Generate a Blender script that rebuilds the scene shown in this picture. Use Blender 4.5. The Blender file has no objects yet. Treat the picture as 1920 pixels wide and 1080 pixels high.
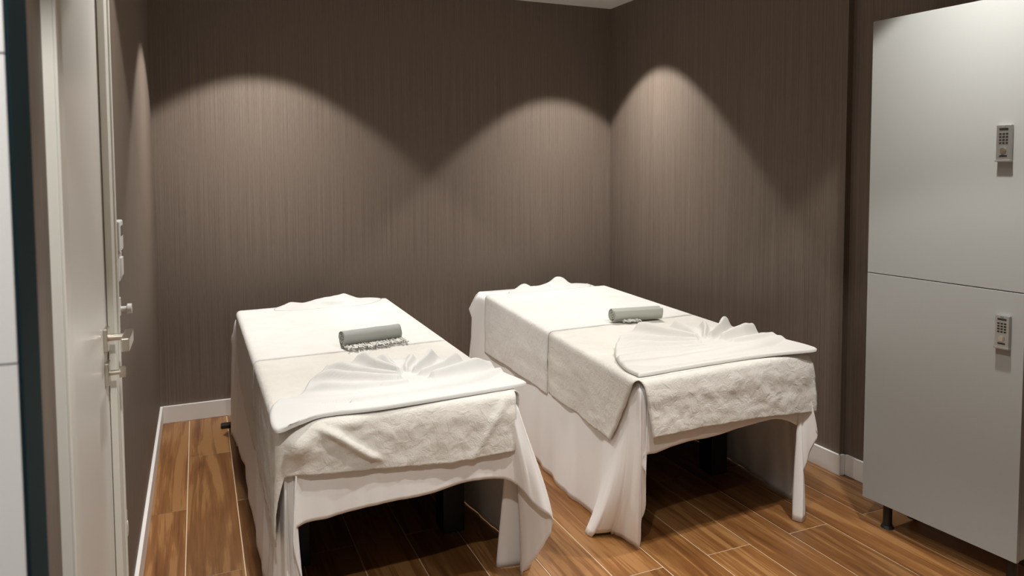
import bpy, bmesh, math, random
from mathutils import Matrix, Vector, noise
random.seed(7)
S = bpy.context.scene
C = bpy.data.collections.new('room'); S.collection.children.link(C)

# ------------------------------------------------------------------ camera
cam = bpy.data.cameras.new('camera'); camo = bpy.data.objects.new('camera', cam); C.objects.link(camo)
r_ = Vector((0.9175, -0.3977, -0.0043)); u_ = Vector((0.0261, 0.0494, 0.9984)); w_ = Vector((0.3968, 0.9162, -0.0557))
camo.matrix_world = Matrix(((r_.x, u_.x, -w_.x, 0.2273), (r_.y, u_.y, -w_.y, -4.5651), (r_.z, u_.z, -w_.z, 1.4536), (0, 0, 0, 1)))
cam.sensor_width = 36; cam.lens = 1362.29 / 1920 * 36; cam.shift_y = -(540 - 391.84) / 1920
cam.clip_start = 0.02
cam.dof.use_dof = True; cam.dof.focus_distance = 3.1; cam.dof.aperture_fstop = 5.0
S.camera = camo

# ------------------------------------------------------------------ world, lamps, exposure
W = bpy.data.worlds.new('world'); S.world = W; W.use_nodes = True
W.node_tree.nodes['Background'].inputs[0].default_value = (0.9, 0.95, 1.0, 1)
W.node_tree.nodes['Background'].inputs[1].default_value = 0.0
S.view_settings.view_transform = 'Standard'; S.view_settings.look = 'None'
S.view_settings.exposure = 1.18; S.view_settings.gamma = 1.0; S.view_settings.use_curve_mapping = False
H = 2.592; WX = 2.982
LAMPS = [  # x, y, power, half angle of the cut-off cone, share of the power in the soft inner beam
    (0.564, -0.610, 66, 48, 0.40),
    (2.530, -0.600, 71, 44.5, 0.40),
    (0.500, -2.230, 28, 48, 0.25),
    (2.330, -3.000, 54, 48, 0.30),
    (1.450, -3.150, 39, 50, 0.30),
    (0.260, -4.150, 50, 52, 0.0),      # corridor
    (1.900, -4.700, 30, 48, 0.0),      # corridor
]
for i, (x, y, pw, ha, inner) in enumerate(LAMPS):
    for e, a, bl in ((pw * (1 - inner), ha, 0.18), (pw * inner * 1.5, ha, 1.0)):
        if e <= 0: continue
        l = bpy.data.lights.new('downlight_beam', 'SPOT'); l.energy = e; l.color = (1.0, 0.975, 0.94)
        l.spot_size = math.radians(2 * a); l.spot_blend = bl; l.shadow_soft_size = 0.03
        o = bpy.data.objects.new('downlight_beam', l); C.objects.link(o); o.location = (x, y, H - 0.012)

# ------------------------------------------------------------------ helpers
def link(name, me, parent=None):
    o = bpy.data.objects.new(name, me); C.objects.link(o)
    if parent is not None: o.parent = parent
    return o
def tag(o, label=None, cat=None, group=None, kind=None):
    if label: o['label'] = label
    if cat: o['category'] = cat
    if group: o['group'] = group
    if kind: o['kind'] = kind
    return o
def empty(name, loc=(0, 0, 0), rz=0):
    o = link(name, None); o.location = loc; o.rotation_euler = (0, 0, rz); o.empty_display_size = 0.05
    return o
def bm_box(bm, lo, hi, bev=0.0):
    m = Matrix.Translation([(a + b) / 2 for a, b in zip(lo, hi)]) @ Matrix.Diagonal([b - a for a, b in zip(lo, hi)] + [1])
    g = bmesh.ops.create_cube(bm, size=1, matrix=m)
    if bev > 0:
        es = list({e for v in g['verts'] for e in v.link_edges})
        bmesh.ops.bevel(bm, geom=es, offset=bev, segments=2, affect='EDGES', profile=0.5)
def bm_cyl(bm, p0, p1, r0, r1=None, n=24):
    p0, p1 = Vector(p0), Vector(p1); d = p1 - p0
    m = Matrix.Translation((p0 + p1) / 2) @ d.to_track_quat('Z', 'Y').to_matrix().to_4x4()
    bmesh.ops.create_cone(bm, cap_ends=True, segments=n, radius1=r0, radius2=r0 if r1 is None else r1, depth=d.length, matrix=m)
def obj(name, bm, mat, parent=None, smooth=False):
    me = bpy.data.meshes.new(name); bmesh.ops.recalc_face_normals(bm, faces=bm.faces); bm.to_mesh(me); bm.free()
    me.materials.append(mat)
    if smooth:
        for p in me.polygons: p.use_smooth = True
    return link(name, me, parent)
def boxes(name, lst, mat, parent=None, bev=0.0):
    bm = bmesh.new()
    for lo, hi in lst: bm_box(bm, lo, hi, bev)
    return obj(name, bm, mat, parent)
def struct(o, label):
    return tag(o, label, None, None, 'structure')
def sm(a, b, x):
    t = max(0.0, min(1.0, (x - a) / (b - a))); return t * t * (3 - 2 * t)
def nz(x, y, z=0.0): return noise.noise(Vector((x, y, z)))

# ------------------------------------------------------------------ materials
def mat(name, col, rough=0.6, metal=0.0, spec=0.5):
    m = bpy.data.materials.new(name); m.use_nodes = True; b = m.node_tree.nodes['Principled BSDF']
    b.inputs['Base Color'].default_value = (*col, 1); b.inputs['Roughness'].default_value = rough
    b.inputs['Metallic'].default_value = metal; b.inputs['Specular IOR Level'].default_value = spec
    return m
def nodes(m): return m.node_tree.nodes, m.node_tree.links, m.node_tree.nodes['Principled BSDF']
def tex_coord(m, scale, kind='Object'):
    N, L, b = nodes(m); tc = N.new('ShaderNodeTexCoord'); mp = N.new('ShaderNodeMapping'); mp.inputs['Scale'].default_value = scale
    L.new(tc.outputs[kind], mp.inputs[0]); return mp
def noise_node(m, src, scale, detail=4, rough=0.55, dist=0.0):
    N, L, b = nodes(m); n = N.new('ShaderNodeTexNoise'); n.inputs['Scale'].default_value = scale; n.inputs['Detail'].default_value = detail
    n.inputs['Roughness'].default_value = rough; n.inputs['Distortion'].default_value = dist; L.new(src.outputs[0], n.inputs['Vector']); return n
def ramp(m, src, stops):
    N, L, b = nodes(m); r = N.new('ShaderNodeValToRGB'); e = r.color_ramp.elements
    while len(e) < len(stops): e.new(0.5)
    for el, (pos, c) in zip(e, stops): el.position = pos; el.color = (*c, 1)
    L.new(src, r.inputs[0]); return r
def bump(m, src, strength, dist):
    N, L, b = nodes(m); bp = N.new('ShaderNodeBump'); bp.inputs['Strength'].default_value = strength; bp.inputs['Distance'].default_value = dist
    L.new(src, bp.inputs['Height']); L.new(bp.outputs[0], b.inputs['Normal']); return bp

def wallpaper():
    m = mat('brown woven wallpaper', (0.1, 0.08, 0.06), 0.62, 0, 0.35); N, L, b = nodes(m)
    mp = tex_coord(m, (240, 240, 1.3)); n1 = noise_node(m, mp, 1.0, 3)
    mp2 = tex_coord(m, (420, 420, 22)); n2 = noise_node(m, mp2, 1.0, 2)
    mx = N.new('ShaderNodeMath'); mx.operation = 'MULTIPLY_ADD'; mx.inputs[1].default_value = 0.45
    L.new(n2.outputs[0], mx.inputs[0]); L.new(n1.outputs[0], mx.inputs[2])
    r = ramp(m, mx.outputs[0], [(0.45, WALL_D), (0.72, WALL_M), (1.0, WALL_L)])
    L.new(r.outputs[0], b.inputs['Base Color']); bump(m, mx.outputs[0], 0.25, 0.002); return m
WALL_D = (0.120, 0.089, 0.067); WALL_M = (0.166, 0.128, 0.100); WALL_L = (0.208, 0.164, 0.131)
M = {}
M['wall'] = wallpaper()
def plank_mat():
    m = mat('oak look floor tile', (0.3, 0.15, 0.06), 0.38, 0, 0.4); N, L, b = nodes(m)
    oi = N.new('ShaderNodeObjectInfo'); tc = N.new('ShaderNodeTexCoord')
    va = N.new('ShaderNodeVectorMath'); va.operation = 'MULTIPLY_ADD'
    cb = N.new('ShaderNodeCombineXYZ')
    mm = N.new('ShaderNodeMath'); mm.operation = 'MULTIPLY'; mm.inputs[1].default_value = 37.0; L.new(oi.outputs['Random'], mm.inputs[0])
    for k in range(3): L.new(mm.outputs[0], cb.inputs[k])
    L.new(tc.outputs['Object'], va.inputs[0]); va.inputs[1].default_value = (10, 0.8, 1); L.new(cb.outputs[0], va.inputs[2])
    n1 = noise_node(m, va, 1.0, 5, 0.6, 1.4)
    va2 = N.new('ShaderNodeVectorMath'); va2.operation = 'MULTIPLY_ADD'; va2.inputs[1].default_value = (80, 2.2, 1)
    L.new(tc.outputs['Object'], va2.inputs[0]); L.new(cb.outputs[0], va2.inputs[2])
    n2 = noise_node(m, va2, 1.0, 3, 0.6, 0.6)
    va3 = N.new('ShaderNodeVectorMath'); va3.operation = 'MULTIPLY_ADD'; va3.inputs[1].default_value = (5, 1.3, 1)
    L.new(tc.outputs['Object'], va3.inputs[0]); L.new(cb.outputs[0], va3.inputs[2])
    n3 = noise_node(m, va3, 1.0, 2, 0.5, 0.3)
    a = N.new('ShaderNodeMath'); a.operation = 'MULTIPLY_ADD'; a.inputs[1].default_value = 0.46; L.new(n2.outputs[0], a.inputs[0]); L.new(n1.outputs[0], a.inputs[2])
    c = N.new('ShaderNodeMath'); c.operation = 'MULTIPLY_ADD'; c.inputs[1].default_value = 0.42; L.new(n3.outputs[0], c.inputs[0]); L.new(a.outputs[0], c.inputs[2])
    r = ramp(m, c.outputs[0], [(0.56, (0.060, 0.023, 0.008)), (0.78, (0.150, 0.059, 0.017)), (1.0, (0.210, 0.092, 0.029)), (1.18, (0.285, 0.140, 0.050))])
    r.color_ramp.elements[-1].position = 1.0; r.color_ramp.elements[2].position = 0.94
    hs = N.new('ShaderNodeHueSaturation'); L.new(r.outputs[0], hs.inputs['Color'])
    vv = N.new('ShaderNodeMath'); vv.operation = 'MULTIPLY_ADD'; vv.inputs[1].default_value = 0.35; vv.inputs[2].default_value = 0.82
    L.new(oi.outputs['Random'], vv.inputs[0]); L.new(vv.outputs[0], hs.inputs['Value'])
    L.new(hs.outputs[0], b.inputs['Base Color']); bump(m, a.outputs[0], 0.12, 0.002); return m
M['plank'] = plank_mat()
M['grout'] = mat('beige grout', (0.62, 0.47, 0.31), 0.8)
M['ceil'] = mat('off white ceiling paint', (0.80, 0.77, 0.73), 0.8)
M['base'] = mat('white baseboard paint', (0.80, 0.78, 0.75), 0.4)
M['door'] = mat('cream white door lacquer', (0.74, 0.73, 0.68), 0.28)
M['casing'] = mat('warm white casing paint', (0.72, 0.71, 0.65), 0.35)
M['teal'] = mat('dark teal frame paint', (0.005, 0.020, 0.024), 0.75, 0, 0.15)
M['metal'] = mat('brushed steel', (0.62, 0.58, 0.50), 0.28, 1.0)
M['plastic'] = mat('white plastic', (0.82, 0.82, 0.80), 0.35)
M['locker'] = mat('pale grey locker laminate', (0.335, 0.34, 0.325), 0.42)
M['lockcar'] = mat('pale grey carcass laminate', (0.35, 0.355, 0.34), 0.45)
M['black'] = mat('black table frame', (0.006, 0.006, 0.007), 0.5)
M['rubber'] = mat('black plastic foot', (0.01, 0.01, 0.01), 0.45)
M['lock'] = mat('satin nickel lock', (0.46, 0.45, 0.43), 0.35, 0.85)
M['lockdark'] = mat('black lock keys', (0.012, 0.012, 0.012), 0.4)
M['vinyl'] = mat('black vinyl upholstery', (0.02, 0.02, 0.022), 0.5)
def tile_mat():
    m = mat('white wall tile', (0.80, 0.81, 0.81), 0.3); mp = tex_coord(m, (1, 1, 1)); n = noise_node(m, mp, 3, 3); bump(m, n.outputs[0], 0.05, 0.01); return m
M['tile'] = tile_mat(); M['tilegrout'] = mat('grey tile grout', (0.35, 0.35, 0.34), 0.8)
def cloth_mat(name, col, scale, strength, dist, sheen=0.15, col2=None, sub=0.0):
    m = mat(name, col, 0.9, 0, 0.15); N, L, b = nodes(m); mp = tex_coord(m, (1, 1, 1)); n = noise_node(m, mp, scale, 3, 0.65)
    if col2:
        n3 = noise_node(m, mp, 26, 5, 0.62, 1.2); ad = N.new('ShaderNodeMath'); ad.operation = 'MULTIPLY_ADD'; ad.inputs[1].default_value = 5.0
        L.new(n3.outputs[0], ad.inputs[0]); L.new(n.outputs[0], ad.inputs[2]); bump(m, ad.outputs[0], strength, dist)
    else: bump(m, n.outputs[0], strength, dist)
    b.inputs['Sheen Weight'].default_value = sheen; b.inputs['Sheen Roughness'].default_value = 0.6
    if col2:
        n2 = noise_node(m, mp, 9, 4, 0.6); r = ramp(m, n2.outputs[0], [(0.3, col2), (0.65, col)]); L.new(r.outputs[0], b.inputs['Base Color'])
    return m
M['sheet'] = cloth_mat('white cotton sheet', (0.82, 0.80, 0.775), 60, 0.12, 0.002, 0.05)
M['towel'] = cloth_mat('ivory terry towel', (0.74, 0.72, 0.68), 330, 0.5, 0.002, 0.1, (0.70, 0.675, 0.63))
M['towel2'] = cloth_mat('pale beige terry towel', (0.71, 0.685, 0.63), 330, 0.5, 0.002, 0.1, (0.66, 0.63, 0.57))
M['fan'] = cloth_mat('soft white terry towel', (0.65, 0.645, 0.62), 380, 0.45, 0.002, 0.08)
M['fan2'] = cloth_mat('soft greige terry towel', (0.675, 0.655, 0.61), 380, 0.45, 0.002, 0.08)
M['grey'] = cloth_mat('grey hammam towel', (0.36, 0.37, 0.345), 420, 0.35, 0.0015, 0.2)
M['grey2'] = cloth_mat('sage grey hammam towel', (0.40, 0.41, 0.36), 420, 0.35, 0.0015, 0.2)
M['fringe'] = cloth_mat('pale knotted fringe', (0.68, 0.67, 0.62), 300, 0.4, 0.002, 0.1)

# ------------------------------------------------------------------ room shell
NY = -3.565; OY = -3.65            # near wall: room face and corridor face
XR = 3.015                          # recessed part of the right wall
struct(boxes('wall_back', [((-0.1, 0, 0), (XR + 0.15, 0.1, H))], M['wall']), 'back wall in brown woven wallpaper')
struct(boxes('wall_right', [((WX, -2.09, 0), (WX + 0.2, 0, H)), ((XR, NY, 0), (XR + 0.17, -2.09, H))], M['wall']), 'right wall in brown wallpaper with a small step back')
DY0, DY1, DZ = -3.065, -2.385, 2.06  # door opening in the left wall
struct(boxes('wall_left', [((-0.12, DY1, 0), (0, 0, H)), ((-0.12, NY, 0), (0, DY0, H)), ((-0.12, DY0, DZ), (0, DY1, H))], M['wall']), 'left wall in brown wallpaper around the white door')
JX0, JX1, JZ = 0.0515, 2.05, 2.46   # doorway the photographer stands in
struct(boxes('wall_near', [((-0.12, OY + 0.012, 0), (JX0 - 0.003, NY, H)), ((JX1 + 0.012, OY + 0.012, 0), (XR + 0.17, NY, H)), ((JX0 - 0.012, OY + 0.012, JZ + 0.012), (JX1 + 0.012, NY, H))], M['wall']), 'near wall with the wide doorway')
struct(boxes('trim_1', [((JX0 - 0.003, OY - 0.005, 0), (JX0, NY + 0.002, JZ)), ((JX1, OY - 0.005, 0), (JX1 + 0.012, NY + 0.002, JZ)), ((JX0 - 0.012, OY - 0.002, JZ), (JX1 + 0.012, NY + 0.002, JZ + 0.012))], M['teal']), 'dark teal lining of the doorway')
struct(boxes('ceiling', [((-0.12, OY + 0.02, H), (XR + 0.17, 0.1, H + 0.08))], M['ceil']), 'plain off white ceiling')
# corridor behind the photographer
KX0, KX1, KY = -1.6, 3.6, -6.0
struct(boxes('wall_corridor', [((KX0 - 0.1, KY, 0), (KX0, OY, H)), ((KX1, KY, 0), (KX1 + 0.1, OY, H)), ((KX0 - 0.1, KY - 0.1, 0), (KX1 + 0.1, KY, H))], M['ceil']), 'pale corridor walls')
struct(boxes('ceiling_corridor', [((KX0 - 0.1, KY - 0.1, H), (KX1 + 0.1, OY + 0.02, H + 0.08))], M['ceil']), 'pale corridor ceiling')
struct(boxes('floor_corridor', [((KX0 - 0.1, KY - 0.1, -0.06), (KX1 + 0.1, OY, 0.0))], mat('grey corridor floor', (0.35, 0.31, 0.26), 0.5)), 'grey corridor floor')
tw = struct(boxes('wall_tiled', [((KX0, OY + 0.004, 0), (JX0 - 0.003, OY + 0.012, H)), ((JX1 + 0.012, OY + 0.004, 0), (KX1, OY + 0.012, H)), ((JX0 - 0.012, OY + 0.004, JZ + 0.012), (JX1 + 0.012, OY + 0.012, H))], M['tilegrout']), 'corridor wall clad in white tiles')
z0 = 1.2483 - 0.3275 * 4
for side in (0, 1):
    for c in range(3):
        a, b = (JX0 - 0.004 - 0.5 * (c + 1), JX0 - 0.004 - 0.5 * c) if side == 0 else (JX1 + 0.013 + 0.5 * c, JX1 + 0.013 + 0.5 * (c + 1))
        for k in range(10):
            lo, hi = z0 + 0.3275 * k + 0.0012, z0 + 0.3275 * (k + 1) - 0.0012
            lo, hi = max(lo, 0.0), min(hi, H)
            if hi - lo > 0.02: boxes('tile', [((a + 0.001, OY - 0.004, lo), (b - 0.001, OY + 0.0045, hi))], M['tile'], tw)
# floor: grout bed and planks 0.2 x 1.2 m in half bond
fl = struct(boxes('floor', [((-0.12, OY, -0.06), (XR + 0.17, 0.1, -0.0022))], M['grout']), 'floor of oak look tiles laid in half bond')
full = None
def plank_mesh(w, l):
    bm = bmesh.new(); bm_box(bm, (0, 0, -0.010), (w, l, 0)); 
    top = [e for e in bm.edges if all(v.co.z > -1e-6 for v in e.verts)]
    bmesh.ops.bevel(bm, geom=top, offset=0.0012, segments=1, affect='EDGES')
    bmesh.ops.recalc_face_normals(bm, faces=bm.faces)
    me = bpy.data.meshes.new('plank'); bm.to_mesh(me); bm.free(); me.materials.append(M['plank']); return me
G = 0.0021
for c in range(17):
    x0, x1 = -0.048 + 0.2 * c, 0.152 + 0.2 * c
    x0, x1 = max(x0, 0.0), min(x1, XR)
    if x1 - x0 < 0.01: continue
    ys = [0.0] + [y for y in [(-0.02 if c % 2 == 0 else -0.61) - 1.2 * k for k in range(-1, 4)] if OY + 0.01 < y < -0.005] + [OY]
    for ya, yb in zip(ys[:-1], ys[1:]):
        w, l = x1 - x0 - 2 * G, ya - yb - 2 * G
        if l < 0.005: continue
        if abs(w - 0.2 + 2 * G) < 1e-6 and abs(l - 1.2 + 2 * G) < 1e-6:
            if full is None: full = plank_mesh(w, l)
            me = full
        else: me = plank_mesh(w, l)
        o = link('plank', me, fl); o.location = (x0 + G, yb + G, 0)
# baseboards
BH, BT = 0.098, 0.014
def board(name, lst, label): struct(boxes(name, lst, M['base'], bev=0.002), label)
board('baseboard_back', [((BT, -BT, 0), (WX, 0, BH))], 'white baseboard along the back wall')
board('baseboard_left', [((0, DY1 + 0.12, 0), (BT, 0, BH))], 'white baseboard along the left wall')
board('baseboard_right', [((WX - BT, -2.09 - BT, 0), (WX, -BT, BH)), ((WX - BT, -2.09 - BT, 0), (XR - BT + 0.002, -2.09, BH)), ((XR - BT, NY, 0), (XR, -2.09 - BT, BH))], 'white baseboard following the stepped right wall')
# door and casing in the left wall
d1 = struct(boxes('door_1', [((-0.045, DY0 + 0.003, 0.008), (-0.004, DY1 - 0.003, DZ - 0.003))], M['door'], bev=0.002), 'closed cream white door in the left wall')
def lever_rose(z0, z1):
    return boxes('rose_plate', [((-0.004, -2.455, z0), (0.006, -2.405, z1))], M['metal'], d1, 0.002)
ro = lever_rose(0.985, 1.045)
bm = bmesh.new(); bm_cyl(bm, (0.004, -2.43, 1.018), (0.05, -2.43, 1.018), 0.009); bm_box(bm, (0.042, -2.535, 1.000), (0.062, -2.412, 1.034), 0.003)
tag(obj('lever_handle', bm, M['metal'], ro), 'brushed steel lever handle')
ro = lever_rose(0.895, 0.955)
bm = bmesh.new(); bm_cyl(bm, (0.004, -2.43, 0.925), (0.028, -2.43, 0.925), 0.007); bm_cyl(bm, (0.028, -2.43, 0.925), (0.042, -2.43, 0.925), 0.015)
tag(obj('thumb_turn', bm, M['metal'], ro), 'round steel thumb turn')
CW = 0.092
struct(boxes('trim_2', [((-0.002, DY1, 0), (0.016, DY1 + CW, DZ + CW)), ((0.016, DY1 + CW - 0.022, 0), (0.021, DY1 + CW, DZ + CW)),
                        ((-0.002, DY0 - CW, 0), (0.016, DY0, DZ + CW)), ((0.016, DY0 - CW, 0), (0.021, DY0 - CW + 0.022, DZ + CW)),
                        ((-0.002, DY0, DZ), (0.016, DY1, DZ + CW)), ((-0.11, DY1 - 0.002, 0), (-0.002, DY1, DZ)), ((-0.11, DY0, 0), (-0.002, DY0 + 0.002, DZ))], M['casing'], bev=0.0015), 'warm white casing around the door')

# ------------------------------------------------------------------ small things on the left wall
t = empty('thermostat', (0, -2.13, 1.26))
boxes('case', [((0, -0.045, -0.045), (0.018, 0.045, 0.045))], M['plastic'], t, 0.004)
boxes('display', [((0.0175, -0.03, 0.0), (0.0188, 0.03, 0.03))], mat('grey display', (0.12, 0.13, 0.13), 0.2), t)
tag(t, 'white thermostat with a grey display above the wall switch beside the door', 'thermostat')
t = empty('wall_switch', (0, -2.10, 1.165))
boxes('frame', [((0, -0.042, -0.042), (0.010, 0.042, 0.042))], M['plastic'], t, 0.003)
boxes('rocker', [((0.0095, -0.026, -0.028), (0.016, 0.026, 0.028))], M['plastic'], t, 0.002)
tag(t, 'white wall switch right below the thermostat beside the door', 'switch')
t = empty('coat_hook', (0, -2.10, 1.035))
boxes('plate', [((0, -0.016, -0.02), (0.006, 0.016, 0.035))], M['plastic'], t, 0.002)
bm = bmesh.new(); bm_cyl(bm, (0.005, 0, 0), (0.028, 0, 0), 0.008); bm_cyl(bm, (0.024, 0, 0), (0.036, 0, 0), 0.015)
obj('knob', bm, M['plastic'], t)
tag(t, 'small white knob on the wall just above the door lever', 'hook')
t = empty('wall_socket', (0, -2.20, 0.40))
boxes('frame', [((0, -0.042, -0.042), (0.010, 0.042, 0.042))], M['plastic'], t, 0.003)
bm = bmesh.new(); bm_cyl(bm, (0.009, 0, 0), (0.014, 0, 0), 0.022)
obj('socket_face', bm, M['plastic'], t)
tag(t, 'white wall socket low on the wall beside the door', 'socket')

# ------------------------------------------------------------------ locker
LA = Vector((2.690, -2.471, 0)); ang = math.atan2(0.08, 0.997)
lk = empty('locker', LA, ang)       # local: -Y along the front towards the camera, +X into the depth
LW, LD, LZ0, LZ1, SEAM = 0.582, 0.262, 0.110, 2.025, 1.031
boxes('carcass', [((0.022, -LW + 0.002, LZ0 + 0.002), (LD, -0.002, LZ1 - 0.002))], M['lockcar'], lk, 0.001)
def lock(door, yc, zt, zb):
    b = boxes('lock_body', [((-0.014, yc - 0.0235, zb), (0.0, yc + 0.0235, zt))], M['lock'], door, 0.002)
    boxes('lock_lip', [((-0.018, yc - 0.0245, zb - 0.003), (0.0, yc + 0.0245, zb + 0.003))], M['lock'], door, 0.001)
    h = zt - zb
    boxes('lock_display', [((-0.0155, yc - 0.014, zt - 0.15 * h), (-0.0135, yc + 0.014, zt - 0.09 * h))], M['lockdark'], door, 0.0006)
    for r in range(4):
        for c in range(3):
            y, z = yc + (c - 1) * 0.0105, zt - (0.25 + 0.085 * r) * h
            boxes('lock_key', [((-0.0155, y - 0.0036, z - 0.0028), (-0.0135, y + 0.0036, z + 0.0028))], M['lockdark'], door, 0.0005)
    boxes('lock_slot', [((-0.0152, yc - 0.012, zb + 0.11 * h), (-0.0135, yc + 0.012, zb + 0.16 * h))], M['lockdark'], door, 0.0005)
    bm = bmesh.new(); bm_cyl(bm, (-0.014, yc, zb + 0.29 * h), (-0.0165, yc, zb + 0.29 * h), 0.0095)
    bm_cyl(bm, (-0.0160, yc, zb + 0.29 * h), (-0.019, yc, zb + 0.29 * h), 0.0065)
    tag(obj('lock_knob', bm, M['metal'], door), 'round steel reader knob')
    bm = bmesh.new(); bm_box(bm, (-0.0146, yc - 0.006, zt - 0.068 * h), (-0.0138, yc + 0.006, zt - 0.03 * h))
    obj('lock_badge', bm, mat('grey lock badge', (0.16, 0.16, 0.16), 0.4), door)
dm = boxes('door', [((0, -LW, SEAM + 0.0015), (0.018, 0, LZ1))], M['locker'], lk, 0.0012); tag(dm, 'upper locker door')
lock(dm, -0.504, 1.593, 1.472)
dm = boxes('door', [((0, -LW, LZ0), (0.018, 0, SEAM - 0.0015))], M['locker'], lk, 0.0012); tag(dm, 'lower locker door')
lock(dm, -0.518, 0.949, 0.838)
for fx in (0.055, LD - 0.035):
    for fy in (-0.075, -LW + 0.04):
        bm = bmesh.new(); bm_cyl(bm, (fx, fy, 0), (fx, fy, 0.012), 0.026, 0.020); bm_cyl(bm, (fx, fy, 0.010), (fx, fy, LZ0 + 0.004), 0.017)
        obj('foot', bm, M['rubber'], lk)
tag(lk, 'tall pale grey locker with two doors and keypad locks', 'locker')

# ------------------------------------------------------------------ beds
class Bed:
    def __init__(s, fl, fr, nl, nr, z):
        s.fl, s.fr, s.nl, s.nr = [Vector((*a, 0)) for a in (fl, fr, nl, nr)]; s.z = z
    def P(s, u, v, z=None):
        p = s.fl * (1 - u) * (1 - v) + s.fr * u * (1 - v) + s.nl * (1 - u) * v + s.nr * u * v
        p.z = s.z if z is None else z; return p
    def inset(s, d):
        eu = (s.fr - s.fl).normalized(); ev = (s.nl - s.fl).normalized()
        return Bed((s.fl + d * eu + d * ev).xy, (s.fr - d * eu + d * ev).xy, (s.nl + d * eu - d * ev).xy, (s.nr - d * eu - d * ev).xy, s.z)
    def out(s, side):
        a, b = {'l': (s.fl, s.nl), 'r': (s.nr, s.fr), 'n': (s.nl, s.nr), 'f': (s.fr, s.fl)}[side]
        e = (b - a).normalized(); return Vector((e.y, -e.x, 0))
TOPZ = 0.690
BL = Bed((0.404, -0.350), (1.245, -0.300), (0.424, -2.340), (1.227, -2.330), TOPZ)
BR = Bed((1.828, -0.249), (2.670, -0.250), (1.645, -2.400), (2.530, -2.330), TOPZ)
for B in (BL, BR): assert B.out('l').x < 0 and B.out('n').y < 0 and B.out('r').x > 0

def grid_faces(nr, nc, off=0, wrap=False):
    return [(off + i * nc + j, off + i * nc + (j + 1) % nc, off + (i + 1) * nc + (j + 1) % nc, off + (i + 1) * nc + j)
            for i in range(nr - 1) for j in range(nc if wrap else nc - 1)]
def cloth(name, vs, fs, m, thick=0.003, parent=None, weld=True):
    bm = bmesh.new(); bv = [bm.verts.new(v) for v in vs]
    for f in fs:
        try: bm.faces.new([bv[i] for i in f])
        except ValueError: pass
    if weld: bmesh.ops.remove_doubles(bm, verts=bm.verts, dist=0.0006)
    bmesh.ops.recalc_face_normals(bm, faces=bm.faces)
    me = bpy.data.meshes.new(name); bm.to_mesh(me); bm.free(); me.materials.append(m)
    for p in me.polygons: p.use_smooth = True
    o = link(name, me, parent)
    if thick: 
        md = o.modifiers.new('thickness', 'SOLIDIFY'); md.thickness = thick; md.offset = 0
    return o
def catmull(pts, n):
    out = []; N = len(pts)
    for i in range(N - 1):
        p0, p1, p2, p3 = pts[max(i - 1, 0)], pts[i], pts[i + 1], pts[min(i + 2, N - 1)]
        for k in range(n):
            t = k / n
            out.append(tuple(0.5 * (2 * b + (c - a) * t + (2 * a - 5 * b + 4 * c - d) * t * t + (3 * b - a - 3 * c + d) * t ** 3) for a, b, c, d in zip(p0, p1, p2, p3)))
    out.append(tuple(pts[-1])); return out

# ---- massage tables (frames under the sheets)
def table(B, label):
    t = empty('massage_table', B.P(0.5, 0.5, 0)); b = B.inset(0.045); base = t.location.copy()
    def quad_block(name, z0, z1, m, q, bev):
        bm = bmesh.new(); vs = []
        for z in (z0, z1):
            for u, v in ((0, 0), (1, 0), (1, 1), (0, 1)): vs.append(bm.verts.new(q.P(u, v, z) - base))
        for f in ((3, 2, 1, 0), (4, 5, 6, 7), (0, 1, 5, 4), (1, 2, 6, 5), (2, 3, 7, 6), (3, 0, 4, 7)): bm.faces.new([vs[i] for i in f])
        bmesh.ops.bevel(bm, geom=list(bm.edges), offset=bev, segments=2, affect='EDGES'); return obj(name, bm, m, t)
    quad_block('mattress', 0.60, 0.668, M['vinyl'], b, 0.015)
    quad_block('frame_rail', 0.555, 0.602, M['black'], b.inset(0.02), 0.004)
    for u in (0.09, 0.93):
        for v in (0.16, 0.76):
            p = b.P(u, v, 0) - base; bm = bmesh.new()
            bm_box(bm, (p.x - 0.045, p.y - 0.05, 0.0), (p.x + 0.045, p.y + 0.05, 0.57), 0.004); obj('leg', bm, M['black'], t)
    return t
tl = tag(table(BL, ''), 'black framed massage table under the sheets nearest the white door', 'massage table')
tr = tag(table(BR, ''), 'black framed massage table under the sheets nearest the locker', 'massage table')
# foot of the lifting frame that peeks out on the floor
b0 = tl.location
bm = bmesh.new(); bm_box(bm, (0.315 - b0.x, -0.245 - b0.y, 0.0), (0.60 - b0.x, -0.195 - b0.y, 0.022), 0.006); obj('foot_bar', bm, M['black'], tl)
bm = bmesh.new(); bm_box(bm, (0.50 - b0.x, -0.245 - b0.y, 0.0), (0.56 - b0.x, -0.195 - b0.y, 0.56), 0.004); obj('foot_post', bm, M['black'], tl)
bm = bmesh.new(); bm_box(bm, (0.50 - b0.x, -0.44 - b0.y, 0.53), (0.56 - b0.x, -0.195 - b0.y, 0.57), 0.004); obj('foot_arm', bm, M['black'], tl)

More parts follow.
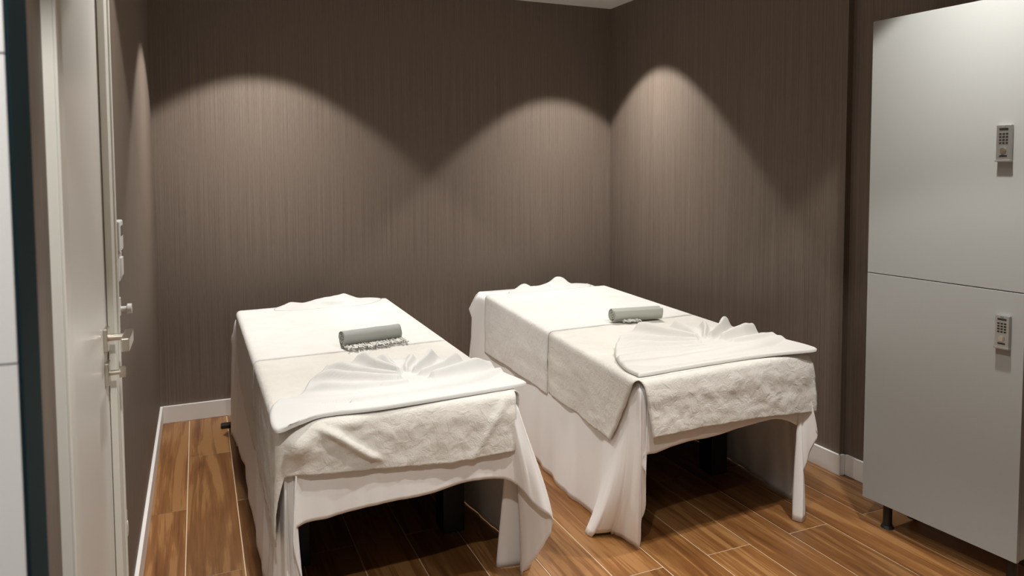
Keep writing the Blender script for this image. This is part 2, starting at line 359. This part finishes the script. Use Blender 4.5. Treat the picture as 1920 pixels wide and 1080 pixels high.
# ---- sheets: a flat top and a hanging skirt lofted from the top edge to the hem
def sheet(name, B, st, label, group, seed):
    b = B.inset(0.030); zt = TOPZ - 0.018
    n = 9; S_ = catmull([(u, v, x, y, z, bu) for (u, v, x, y, z, bu) in st], n)
    rows = 26; vs = []; nc = len(S_)
    ctr = b.P(0.5, 0.5)
    for i in range(rows):
        t = i / (rows - 1)
        for j, (u, v, x, y, z, bu) in enumerate(S_):
            top = b.P(min(max(u, 0), 1), min(max(v, 0), 1), zt)
            z = 0.002 if z < 0.016 else z
            hem = Vector((x, y + (0.022 if (v > 0.999 and z > 0.36) else 0.0), max(z, 0.002)))
            d = Vector((hem.x - top.x, hem.y - top.y, 0)); 
            oc = Vector((top.x - ctr.x, top.y - ctr.y, 0)); 
            su, sv = abs(u - 0.5), abs(v - 0.5)
            if su > 0.485 and sv > 0.485: o = oc.normalized()
            elif su > sv: o = b.out('l' if u < 0.5 else 'r')
            else: o = b.out('f' if v < 0.5 else 'n')
            if i == 0: vs.append(top); continue
            rr = 0.022; ov = t * (zt - hem.z)
            a = min(ov / rr, math.pi / 2)
            e = rr * math.sin(a); 
            p = top + o * e * (1 - t) + Vector((0, 0, -ov))
            tt = sm(0.0, 1.0, t) * 0.45 + t * 0.55
            if v > 0.999 and z > 0.36: tt = t
            elif u < 0.5 and v > 0.8 and z < 0.3: tt = t ** 2.5
            p += d * tt
            arc = j / n
            f = (0.020 * nz(arc * 1.3 + seed, t * 0.7, seed) + 0.010 * nz(arc * 3.1, t * 1.1, seed + 5)) * t * (1 + min(bu, 0.5)) * (0.25 if (v > 0.999 and z > 0.33) else 1.0)
            p += o * (f + bu * 0.05 * ((t / 0.2 if t < 0.2 else max(0.3 * (1 - t), 1 - (t - 0.2) / 0.14)) if bu > 0.7 else math.sin(math.pi * t ** 0.55)))
            p.z = max(p.z, 0.003); vs.append(p)
    fs = grid_faces(rows, nc)
    base = len(vs); k = 14
    for i in range(k):
        for j in range(k): vs.append(b.P(j / (k - 1), i / (k - 1), zt))
    fs += grid_faces(k, k, base)
    o = cloth(name, vs, fs, M['sheet'], 0.0016); tag(o, label, 'bed sheet', group); return o
# stations: top (u, v), hem (x, y, z), bulge
ST_R = [
    (0.50, 0, 2.25, -0.215, 0.03, 0), (0.15, 0, 1.95, -0.215, 0.05, 0), (0.03, 0, 1.84, -0.19, 0.10, 0.3), (0, 0, 1.800, -0.200, 0.05, 1.5), (0, 0.03, 1.80, -0.29, 0.03, 0.4),
    (0, 0.10, 1.80, -0.46, 0.012, 0), (0, 0.25, 1.79, -0.80, 0.01, 0), (0, 0.45, 1.745, -1.20, 0.008, 0), (0, 0.62, 1.722, -1.50, 0.006, 0.2),
    (0, 0.75, 1.708, -1.76, 0.006, 0.1), (0, 0.86, 1.705, -1.98, 0.006, 0), (0, 0.93, 1.60, -2.095, 0.008, 0.0), (0, 0.965, 1.66, -2.15, 0.02, 0.0), (0, 0.985, 1.705, -2.155, 0.012, 0.0),
    (0, 1.0, 1.735, -2.275, 0.006, 0.2), (0.012, 1.0, 1.735, -2.30, 0.12, 0.1), (0.03, 1.0, 1.715, -2.36, 0.27, 0), (0.05, 1.0, 1.69, -2.40, 0.40, 0),
    (0.13, 1, 1.76, -2.395, 0.408, 0), (0.27, 1, 1.885, -2.385, 0.424, 0), (0.40, 1, 2.00, -2.375, 0.420, 0), (0.60, 1, 2.175, -2.36, 0.428, 0), (0.80, 1, 2.35, -2.345, 0.430, 0),
    (0.90, 1, 2.43, -2.34, 0.412, 0), (0.965, 1, 2.50, -2.34, 0.375, 0.1), (0.99, 1, 2.560, -2.355, 0.345, 0.0), (1.0, 1, 2.510, -2.33, 0.22, 0.0), (1.0, 0.995, 2.445, -2.345, 0.01, 0.0),
    (1.0, 0.985, 2.480, -2.37, 0.006, 0.0), (1.0, 0.965, 2.545, -2.28, 0.04, 0.0), (1.0, 0.93, 2.575, -2.18, 0.012, 0), (1, 0.82, 2.60, -1.95, 0.01, 0), (1, 0.70, 2.635, -1.70, 0.01, 0), (1, 0.5, 2.65, -1.25, 0.01, 0),
    (1, 0.25, 2.68, -0.75, 0.01, 0), (1, 0.04, 2.70, -0.34, 0.03, 0), (1.0, 0, 2.73, -0.19, 0.12, 0.3), (0.94, 0, 2.64, -0.215, 0.04, 0), (0.50, 0, 2.25, -0.215, 0.03, 0)]
ST_L = [
    (0.50, 0, 0.83, -0.28, 0.03, 0), (0.15, 0, 0.53, -0.30, 0.05, 0), (0.03, 0, 0.43, -0.29, 0.10, 0.2), (0, 0, 0.372, -0.30, 0.02, 1.2), (0, 0.03, 0.376, -0.40, 0.01, 0.4),
    (0, 0.09, 0.388, -0.55, 0.01, 0.0), (0, 0.12, 0.398, -0.60, 0.05, 0), (0, 0.25, 0.395, -0.85, 0.04, 0), (0, 0.45, 0.402, -1.25, 0.03, 0), (0, 0.65, 0.408, -1.65, 0.02, 0),
    (0, 0.80, 0.412, -1.92, 0.015, 0), (0, 0.90, 0.41, -2.12, 0.008, 0), (0, 0.955, 0.40, -2.24, 0.006, 0.2), (0, 0.98, 0.43, -2.30, 0.006, 0.0), (0, 1, 0.445, -2.375, 0.006, 0.2), (0.01, 1, 0.475, -2.34, 0.006, 0.0),
    (0.02, 1, 0.500, -2.36, 0.01, 0.1), (0.032, 1, 0.492, -2.352, 0.18, 0), (0.042, 1, 0.462, -2.365, 0.34, 0.1),
    (0.09, 1, 0.495, -2.355, 0.375, 0), (0.19, 1, 0.578, -2.352, 0.379, 0), (0.32, 1, 0.68, -2.35, 0.388, 0), (0.45, 1, 0.785, -2.35, 0.392, 0), (0.58, 1, 0.89, -2.35, 0.392, 0), (0.76, 1, 1.035, -2.345, 0.408, 0),
    (0.88, 1, 1.13, -2.345, 0.400, 0), (0.96, 1, 1.20, -2.345, 0.375, 0.1), (0.985, 1, 1.262, -2.385, 0.30, 0.3), (0.995, 1, 1.325, -2.39, 0.235, 0.4), (1, 0.998, 1.285, -2.335, 0.10, 0.3), (1, 0.99, 1.255, -2.27, 0.008, 0.1),
    (1, 0.985, 1.30, -2.215, 0.006, 0.1), (1, 0.975, 1.20, -2.185, 0.006, 0.0), (1, 0.955, 1.245, -2.12, 0.004, 0.0), (1, 0.92, 1.30, -2.05, 0.01, 0), (1, 0.82, 1.30, -1.93, 0.01, 0), (1, 0.70, 1.262, -1.70, 0.01, 0), (1, 0.5, 1.26, -1.32, 0.01, 0),
    (1, 0.25, 1.27, -0.82, 0.01, 0), (1, 0.04, 1.28, -0.40, 0.03, 0), (1, 0, 1.30, -0.25, 0.10, 0.3), (0.94, 0, 1.20, -0.27, 0.04, 0), (0.50, 0, 0.83, -0.28, 0.03, 0)]
sheet('bed_sheet', BL, ST_L, 'white floor length sheet on the massage table nearest the white door', 'white sheets on the massage tables', 3.0)
sheet('bed_sheet', BR, ST_R, 'white floor length sheet on the massage table nearest the locker', 'white sheets on the massage tables', 8.0)

PI_ = math.pi
# ---- flat bath towels laid across the tables
def flat_towel(name, B, v0, v1, left, right, front, m, label, seed, vl=(0, 0), front_u=None, wr=1.0, lift=0.0, stitch=False):
    """left/right: lists of (v fraction 0..1, hem z); front: list of (u, hem z) or None; vl: how far the side flap edge draws back (left, right)."""
    rr = 0.020; b = B.inset(rr); z = TOPZ + lift; vs = []; fs = []; offs = {}
    def li(tab, x):
        for (a, p), (c, q) in zip(tab[:-1], tab[1:]):
            if x <= c: return p + (q - p) * (x - a) / (c - a)
        return tab[-1][1]
    def wrink(a, c, k): return nz(a * 5.5, c * 5.5, seed + k) * 0.5 + nz(a * 14, c * 12, seed + k + 9) * 0.33 + nz(a * 33, c * 30, seed + k + 17) * 0.2
    NU, NV = 44, max(24, int(70 * (v1 - v0)))
    for i in range(NV + 1):
        for j in range(NU + 1):
            u, v = j / NU, v0 + (v1 - v0) * i / NV
            p = b.P(u, v, z); e = min(u, 1 - u, 1) * 8; p.z += 0.0022 * wr * wrink(u, v * 2.4, 0) * min(1, e) * 1.0; vs.append(p)
    fs += grid_faces(NV + 1, NU + 1)
    def flap(side, tab, pull):
        off = len(vs); NQ = 28; o = b.out(side)
        offs[side] = off
        for i in range(NV + 1):
            f = i / NV
            for q in range(NQ + 1):
                t = q / NQ
                zh = li(tab, f); ov = (z - zh + 0.4 * rr) * t
                a = min(ov / rr, math.pi / 2); e = rr * math.sin(a); dr = rr * (1 - math.cos(a)) + max(0, ov - rr * math.pi / 2)
                v = v0 + (v1 - v0) * f
                if pull: v -= pull * (t ** 1.25) * sm(0.55, 1.0, f) 
                base = b.P(0 if side == 'l' else 1, v, z)
                hang = sm(0.05, 0.5, t)
                p = base + o * (e + hang * (0.004 + 0.009 * wr * wrink(f * 2.2, t * 0.9, 3 if side == 'l' else 6) + 0.010 * t * nz(f * 4 + seed, 0.3, seed))) - Vector((0, 0, dr)); vs.append(p)
        fs.extend(grid_faces(NV + 1, NQ + 1, off))
    if left: flap('l', left, vl[0])
    if right: flap('r', right, vl[1])
    if front:
        off = len(vs); NQ = 28; o = b.out('n'); offs['n'] = off; fu = front_u or [(0, 0, 1), (1, 0, 1)]
        NF = 80
        for i in range(NF + 1):
            f = i / NF
            for q in range(NQ + 1):
                t = q / NQ
                ul = li([(a, l) for a, l, r in fu], t); ur = li([(a, r) for a, l, r in fu], t)
                u = ul + (ur - ul) * f
                zh = li(front, f); ov = (z - zh + 0.4 * rr) * t
                a = min(ov / rr, math.pi / 2); e = rr * math.sin(a); dr = rr * (1 - math.cos(a)) + max(0, ov - rr * math.pi / 2)
                base = b.P(u, v1, z); hang = sm(0.03, 0.4, t)
                w = wrink(f * 1.7, t * 0.5, 12)
                p = base + o * (e + hang * (0.012 + 0.011 * wr * w) + FOLD.get(name + str(seed), lambda f, t: 0)(f, t)) - Vector((0, 0, dr)); vs.append(p)
        fs.extend(grid_faces(NF + 1, NQ + 1, off))
    if stitch:   # towel wrapped round the near left corner
        q1 = 29; la = offs['l'] + NV * q1; fa = offs['n']; off = len(vs); od = (b.out('l') + b.out('n')).normalized()
        for q in range(q1):
            A, Bq = vs[la + q], vs[fa + q]
            for k in range(1, 6):
                f = k / 6; vs.append(A.lerp(Bq, f) + od * (0.010 + 0.012 * q / q1) * math.sin(PI_ * f))
        for q in range(q1 - 1):
            ca = [la + q] + [off + q * 5 + k for k in range(5)] + [fa + q]; cb = [la + q + 1] + [off + (q + 1) * 5 + k for k in range(5)] + [fa + q + 1]
            for k in range(6): fs.append((ca[k], ca[k + 1], cb[k + 1], cb[k]))
    o = cloth(name, vs, fs, m, 0.0045); tag(o, label, 'towel', 'bath towels laid across the massage tables'); return o
def lfold(f, t):
    # long diagonal crease and the puffed corner on the left table's front flap
    d = abs((f - 0.19) - 0.20 * (t - 0.30) / 0.6); k = math.exp(-(d / 0.026) ** 2) * sm(0.12, 0.3, t) * (1 - sm(0.72, 0.9, t)) * 0.026
    k += 0.038 * math.exp(-((f - 0.045) / 0.06) ** 2 - ((t - 0.42) / 0.28) ** 2)
    k += 0.012 * math.exp(-((f - 0.26) / 0.06) ** 2 - ((t - 0.17) / 0.1) ** 2)
    k += 0.010 * math.exp(-((f - (0.97 - 0.18 * t)) / 0.02) ** 2) * sm(0.1, 0.3, t)
    return k
FOLD = {'bath_towel2.0': lfold}
flat_towel('bath_towel', BL, 0.02, 0.598, [(0, 0.42), (0.08, 0.36), (1, 0.33)], [(0, 0.45), (1, 0.42)], None, M['towel'], 'ivory towel over the head half of the massage table nearest the white door', 1.0, wr=0.6)
flat_towel('bath_towel', BL, 0.602, 1.0, [(0, 0.36), (1, 0.31)], [(0, 0.45), (1, 0.58)], [(0, 0.535), (0.12, 0.525), (0.36, 0.51), (0.69, 0.487), (1, 0.488)], M['towel2'], 'beige towel over the foot half of the massage table nearest the white door', 2.0, vl=(0.0, 0.02), front_u=[(0, 0, 1), (1, 0.0, 0.985)], stitch=True)
flat_towel('bath_towel', BR, 0.115, 0.606, [(0, 0.335), (0.45, 0.362), (1, 0.388)], [(0, 0.42), (1, 0.42)], None, M['towel'], 'ivory towel over the head half of the massage table nearest the locker', 3.0, wr=0.7)
flat_towel('bath_towel', BR, 0.611, 1.0, [(0, 0.400), (0.8, 0.405), (1, 0.402)], [(0, 0.42), (1, 0.44)], [(0, 0.476), (0.3, 0.473), (0.61, 0.460), (1, 0.430)], M['towel2'], 'beige towel over the foot half of the massage table nearest the locker', 4.0, vl=(0.085, 0.0), front_u=[(0, 0, 1.0), (0.15, 0.012, 1.035), (0.4, 0.022, 1.055), (1, 0.052, 1.07)])

# ---- pleated fan towels and crumpled face cloths: height fields over an outline
def interp_closed(pts, n):
    N = len(pts); out = []
    for i in range(N):
        p0, p1, p2, p3 = pts[i - 1], pts[i], pts[(i + 1) % N], pts[(i + 2) % N]
        for k in range(n):
            t = k / n
            out.append(tuple(0.5 * (2 * b + (c - a) * t + (2 * a - 5 * b + 4 * c - d) * t * t + (3 * b - a - 3 * c + d) * t ** 3) for a, b, c, d in zip(p0, p1, p2, p3)))
    return out
def patch(name, B, outline, ctr, hfun, m, n=14, NR=56, zb=TOPZ + 0.005):
    O = interp_closed(outline, n); nc = len(O); vs = []; 
    for i in range(NR + 1):
        rho = i / NR
        for j, (ou, ov) in enumerate(O):
            u, v = ctr[0] + (ou - ctr[0]) * max(rho, 0.004), ctr[1] + (ov - ctr[1]) * max(rho, 0.004)
            ang = math.atan2(-(v - ctr[1]) * 2.05, (u - ctr[0]) * 0.86)
            h = hfun(u, v, rho, ang, j / nc); rd = 1 - sm(0.985, 1.0, rho) * 0.35
            vs.append(B.P(u, v, zb + h * rd))
    for j, (ou, ov) in enumerate(O): vs.append(B.P(ctr[0] + (ou - ctr[0]) * 0.997, ctr[1] + (ov - ctr[1]) * 0.997, zb))
    return cloth(name, vs, grid_faces(NR + 2, nc, 0, True), m, 0, weld=False)
def fan_h(folds, seed, lip, rim, big):
    """folds: (list of (u, v) crest points from the outer end to the gather, height, half width in metres)"""
    F = [([(u * 0.85, v * 2.05) for u, v in pts], amp, wd) for pts, amp, wd in folds]
    def h(u, v, rho, ang, f):
        x = u * 0.85 + 0.010 * nz(u * 8, v * 18, seed); y = v * 2.05 + 0.008 * nz(u * 9, v * 20, seed + 4); acc = 0.0
        for pts, amp, wd in F:
            best = 9.0; bt = 0.0; n = len(pts) - 1
            for i in range(n):
                (ax, ay), (bx, by) = pts[i], pts[i + 1]; dx, dy = bx - ax, by - ay
                t = max(0.0, min(1.0, ((x - ax) * dx + (y - ay) * dy) / (dx * dx + dy * dy)))
                d = math.hypot(x - ax - t * dx, y - ay - t * dy)
                if d < best: best, bt = d, (i + t) / n
            w = wd * (1.0 - 0.55 * bt); q = best / w
            if q < 1.6: acc += (amp * (1 - 0.45 * bt) * math.exp(-1.9 * q ** 2.4)) ** 3
        k = big * acc ** (1 / 3) * (1 - (0.55 if big > 1.2 else 0.3) * sm(0.72, 1.0, rho))
        k += 0.0022 * nz(u * 9, v * 18, seed) + 0.0012 * nz(u * 24, v * 44, seed + 3)
        L_ = lip(u); back = 1 - sm(L_ - 0.003, L_ + 0.005, v)
        upper = 0.013 + k + (0.006 + 0.010 * u) * math.exp(-((v - L_ + 0.013) / 0.012) ** 2) - rim * sm(0.75, 1.0, rho) * (1 - sm(0.86, 0.93, v))
        lower = 0.012 + 0.0035 * math.exp(-((1 - rho) / 0.05) ** 2) + 0.0015 * nz(u * 9, v * 9, seed + 6) - 0.011 * math.exp(-((v - L_ - 0.007) / 0.006) ** 2) * sm(0.08, 0.25, u) * (1 - sm(0.9, 1.0, u))
        return max(0.0015, lower + (upper - lower) * back)
    return h
PI = math.pi
FOLD_L = [([(0.17, 0.865), (0.36, 0.895), (0.56, 0.895)], 0.020, 0.026), ([(0.24, 0.795), (0.40, 0.845), (0.55, 0.868)], 0.026, 0.028),
          ([(0.30, 0.73), (0.40, 0.80), (0.55, 0.850)], 0.026, 0.026), ([(0.455, 0.715), (0.50, 0.79), (0.565, 0.835)], 0.036, 0.032),
          ([(0.56, 0.715), (0.57, 0.78), (0.585, 0.83)], 0.022, 0.024), ([(0.70, 0.735), (0.65, 0.79), (0.615, 0.83)], 0.022, 0.024),
          ([(0.80, 0.745), (0.73, 0.80), (0.645, 0.840)], 0.036, 0.028), ([(0.88, 0.80), (0.78, 0.84), (0.66, 0.860)], 0.030, 0.030),
          ([(1.00, 0.85), (0.86, 0.872), (0.70, 0.885)], 0.036, 0.034)]
FOLD_R = [([(0.07, 0.885), (0.30, 0.905), (0.55, 0.905)], 0.020, 0.024), ([(0.11, 0.845), (0.32, 0.880), (0.55, 0.888)], 0.024, 0.024),
          ([(0.17, 0.805), (0.36, 0.855), (0.56, 0.870)], 0.028, 0.026), ([(0.25, 0.765), (0.42, 0.825), (0.57, 0.853)], 0.032, 0.028),
          ([(0.43, 0.725), (0.50, 0.79), (0.59, 0.838)], 0.048, 0.036), ([(0.655, 0.730), (0.64, 0.79), (0.62, 0.83)], 0.036, 0.034),
          ([(0.80, 0.755), (0.73, 0.80), (0.655, 0.835)], 0.034, 0.024), ([(0.92, 0.770), (0.80, 0.815), (0.68, 0.842)], 0.054, 0.026),
          ([(0.99, 0.835), (0.87, 0.855), (0.72, 0.865)], 0.056, 0.040), ([(1.00, 0.895), (0.90, 0.898), (0.74, 0.893)], 0.030, 0.030)]
o = patch('fan_towel', BL, [(-0.01, 1.035), (0.08, 1.015), (0.175, 0.995), (0.37, 1.0), (0.55, 0.997), (0.69, 0.993), (0.86, 0.988), (1.03, 0.982), (1.045, 0.965), (1.02, 0.91), (1.01, 0.85), (0.93, 0.79), (0.81, 0.735), (0.70, 0.722), (0.56, 0.70), (0.44, 0.70), (0.30, 0.725), (0.20, 0.79), (0.13, 0.87), (0.03, 0.90), (-0.012, 0.96)], (0.60, 0.855),
          fan_h(FOLD_L, 1.0, lambda u: 0.948 - 0.040 * (u - 0.5) ** 2 * 4 + 0.004 * math.sin(u * 9), 0.008, 1.4), M['fan'])
tag(o, 'white towel pleated into a fan on the table nearest the white door', 'towel', 'fan folded towels')
o = patch('fan_towel', BR, [(0.035, 0.975), (0.05, 0.985), (0.20, 0.985), (0.36, 0.985), (0.52, 0.987), (0.67, 0.99), (0.85, 1.0), (1.01, 1.012), (1.035, 0.995), (1.02, 0.94), (0.99, 0.88), (0.98, 0.82), (0.95, 0.755), (0.82, 0.735), (0.70, 0.705), (0.50, 0.69), (0.32, 0.725), (0.17, 0.80), (0.075, 0.87), (0.03, 0.935)], (0.62, 0.850),
          fan_h(FOLD_R, 5.0, lambda u: 0.952 - 0.022 * (u - 0.5) ** 2 * 4, 0.004, 1.1), M['fan2'])
tag(o, 'greige towel pleated into a fan on the table nearest the locker', 'towel', 'fan folded towels')
def face_h(seed, bumps):
    def h(u, v, rho, ang, f):
        k = 0.008 + 0.010 * (nz(u * 9, v * 16, seed) + 0.6 * nz(u * 21, v * 30, seed + 2))
        for bu, bv, a, wu, wv in bumps: k += a * math.exp(-((u - bu) / wu) ** 2 - ((v - bv) / wv) ** 2)
        return max(0.0006, k * (0.02 + 0.98 * (1 - rho ** 3)))
    return h
o = patch('face_cloth', BL, [(0.23, 0.075), (0.25, 0.03), (0.34, 0.005), (0.52, 0.0), (0.70, -0.004), (0.88, -0.002), (0.95, 0.04), (0.82, 0.10), (0.66, 0.105), (0.52, 0.10), (0.36, 0.10)], (0.54, 0.05),
          face_h(2.0, [(0.33, 0.03, 0.028, 0.06, 0.025), (0.70, 0.015, 0.042, 0.08, 0.03), (0.56, 0.02, 0.026, 0.08, 0.02), (0.60, 0.062, 0.020, 0.09, 0.008), (0.60, 0.082, -0.012, 0.07, 0.010), (0.27, 0.06, 0.012, 0.02, 0.03)]), M['fan'], 12, 40, TOPZ + 0.0025)
tag(o, 'crumpled white face cloth at the head of the table nearest the white door', 'face cloth', 'face cloths at the table heads')
o = patch('face_cloth', BR, [(0.22, 0.095), (0.25, 0.05), (0.36, 0.01), (0.52, 0.0), (0.70, -0.004), (0.90, 0.0), (0.95, 0.05), (0.82, 0.100), (0.62, 0.106), (0.46, 0.106), (0.32, 0.104)], (0.54, 0.06),
          face_h(6.0, [(0.37, 0.035, 0.050, 0.06, 0.03), (0.68, 0.02, 0.066, 0.09, 0.035), (0.55, 0.06, 0.012, 0.04, 0.03), (0.62, 0.075, -0.014, 0.010, 0.03), (0.58, 0.07, 0.014, 0.012, 0.03), (0.27, 0.09, 0.020, 0.03, 0.014)]), M['fan'], 12, 40, TOPZ - 0.0160)
tag(o, 'crumpled white face cloth at the head of the table nearest the locker', 'face cloth', 'face cloths at the table heads')

# ---- rolled grey towels
def rolled(p0, p1, R, turns, th, m, flat, start, label, fr_n, fr_len, fr_span, seed):
    p0, p1 = Vector(p0), Vector(p1); ax = (p1 - p0).normalized(); side = Vector((ax.y, -ax.x, 0)); up = Vector((0, 0, 1)); L = (p1 - p0).length
    t = empty('rolled_towel', ((p0 + p1) / 2).xy.to_3d() + Vector((0, 0, TOPZ + 0.003))); o0 = t.location.copy()
    N = int(turns * 30); NL = 30; vs = []
    for i in range(N + 1):
        a = i / N * turns * 2 * PI; rr = R - (R - 0.004) * (i / N)
        for j in range(NL + 1):
            s = j / NL
            wob = 1 + 0.035 * nz(i * 0.11, s * 3, seed) + 0.02 * nz(i * 0.3, s * 9, seed + 4)
            endoff = 0.006 * nz(i * 0.16, 7.7 + (0 if s < 0.5 else 5), seed) * (1 if s in (0, 1) else 0)
            x, zz = math.cos(start - a) * rr * wob, math.sin(start - a) * rr * wob * flat
            vs.append(p0 + ax * (L * s + endoff) + side * x + up * (zz - p0.z + TOPZ + 0.0065 + R * flat) - o0)
    rl = cloth('towel_roll', vs, grid_faces(N + 1, NL + 1), m, th, t, weld=False)
    # fringe of knotted strands lying in front of the roll
    bm = bmesh.new(); rnd = random.Random(int(seed * 10))
    for k in range(fr_n):
        s = fr_span[0] + (fr_span[1] - fr_span[0]) * (k + rnd.random() * 0.6) / fr_n
        st = p0 + ax * L * s + side * (R * 0.55); st.z = TOPZ + 0.008
        pts = []; ph = rnd.random() * 6; cu = rnd.uniform(0.4, 1.0); le = fr_len * rnd.uniform(0.75, 1.1)
        for q in range(7):
            f = q / 6
            pts.append(st + side * le * f + ax * 0.014 * cu * math.sin(ph + f * 7) * f + up * (0.004 + 0.008 * abs(math.sin(ph * 2 + f * 5))))
        prev = None
        for q, pt in enumerate(pts):
            rad = 0.0024 if q not in (2, 5) else 0.0042
            ring = [bm.verts.new(pt + ax * rad * math.cos(c * PI / 2.5) + up * rad * math.sin(c * PI / 2.5) - o0) for c in range(5)]
            if prev:
                for c in range(5): bm.faces.new((prev[c], prev[(c + 1) % 5], ring[(c + 1) % 5], ring[c]))
            prev = ring
    f = obj('fringe', bm, M['fringe'], t, True); tag(f, 'pale knotted fringe', kind='stuff')
    tag(t, label, 'towel', 'rolled hammam towels'); return t
rolled((0.7745, -1.4765, 0.723), (1.0342, -1.430, 0.723), 0.036, 4.2, 0.0034, M['grey'], 1.0, -PI / 2 + 0.3, 'grey rolled towel with a knotted fringe on the table nearest the white door', 46, 0.075, (0.0, 1.03), 1.3)
rolled((2.085, -1.505, 0.723), (2.343, -1.540, 0.723), 0.041, 3.2, 0.0034, M['grey2'], 0.88, 0.75, 'sage grey rolled towel with its spiral end showing, on the table nearest the locker', 16, 0.045, (0.18, 0.5), 2.7)

# ------------------------------------------------------------------ ceiling downlights (the lamps' own fittings)
wh = ['near the back left corner', 'near the back right corner', 'near the white door', 'near the locker', 'in the middle before the two tables', 'in the corridor by the tiled jamb', 'in the corridor']
em = mat('lamp lens', (0.9, 0.9, 0.9), 0.3); b = em.node_tree.nodes['Principled BSDF']; b.inputs['Emission Color'].default_value = (1, 0.95, 0.88, 1); b.inputs['Emission Strength'].default_value = 2.0
for (x, y, *_), w in zip(LAMPS, wh):
    t = empty('ceiling_downlight', (x, y, H)); bm = bmesh.new(); n = 32
    prof = [(0.046, -0.001), (0.046, -0.010), (0.052, -0.013), (0.062, -0.009), (0.065, 0.0)]; prev = None
    for k in range(n + 1):
        a = 2 * PI * k / n; ring = [bm.verts.new((r * math.cos(a), r * math.sin(a), z)) for r, z in prof]
        if prev:
            for i in range(len(prof) - 1): bm.faces.new((prev[i], prev[i + 1], ring[i + 1], ring[i]))
        prev = ring
    bmesh.ops.remove_doubles(bm, verts=bm.verts, dist=1e-5); obj('ring', bm, M['plastic'], t, True)
    bm = bmesh.new(); bm_cyl(bm, (0, 0, -0.003), (0, 0, -0.001), 0.046); obj('lens', bm, em, t)
    tag(t, 'round white ceiling downlight ' + w, 'downlight', 'ceiling downlights')
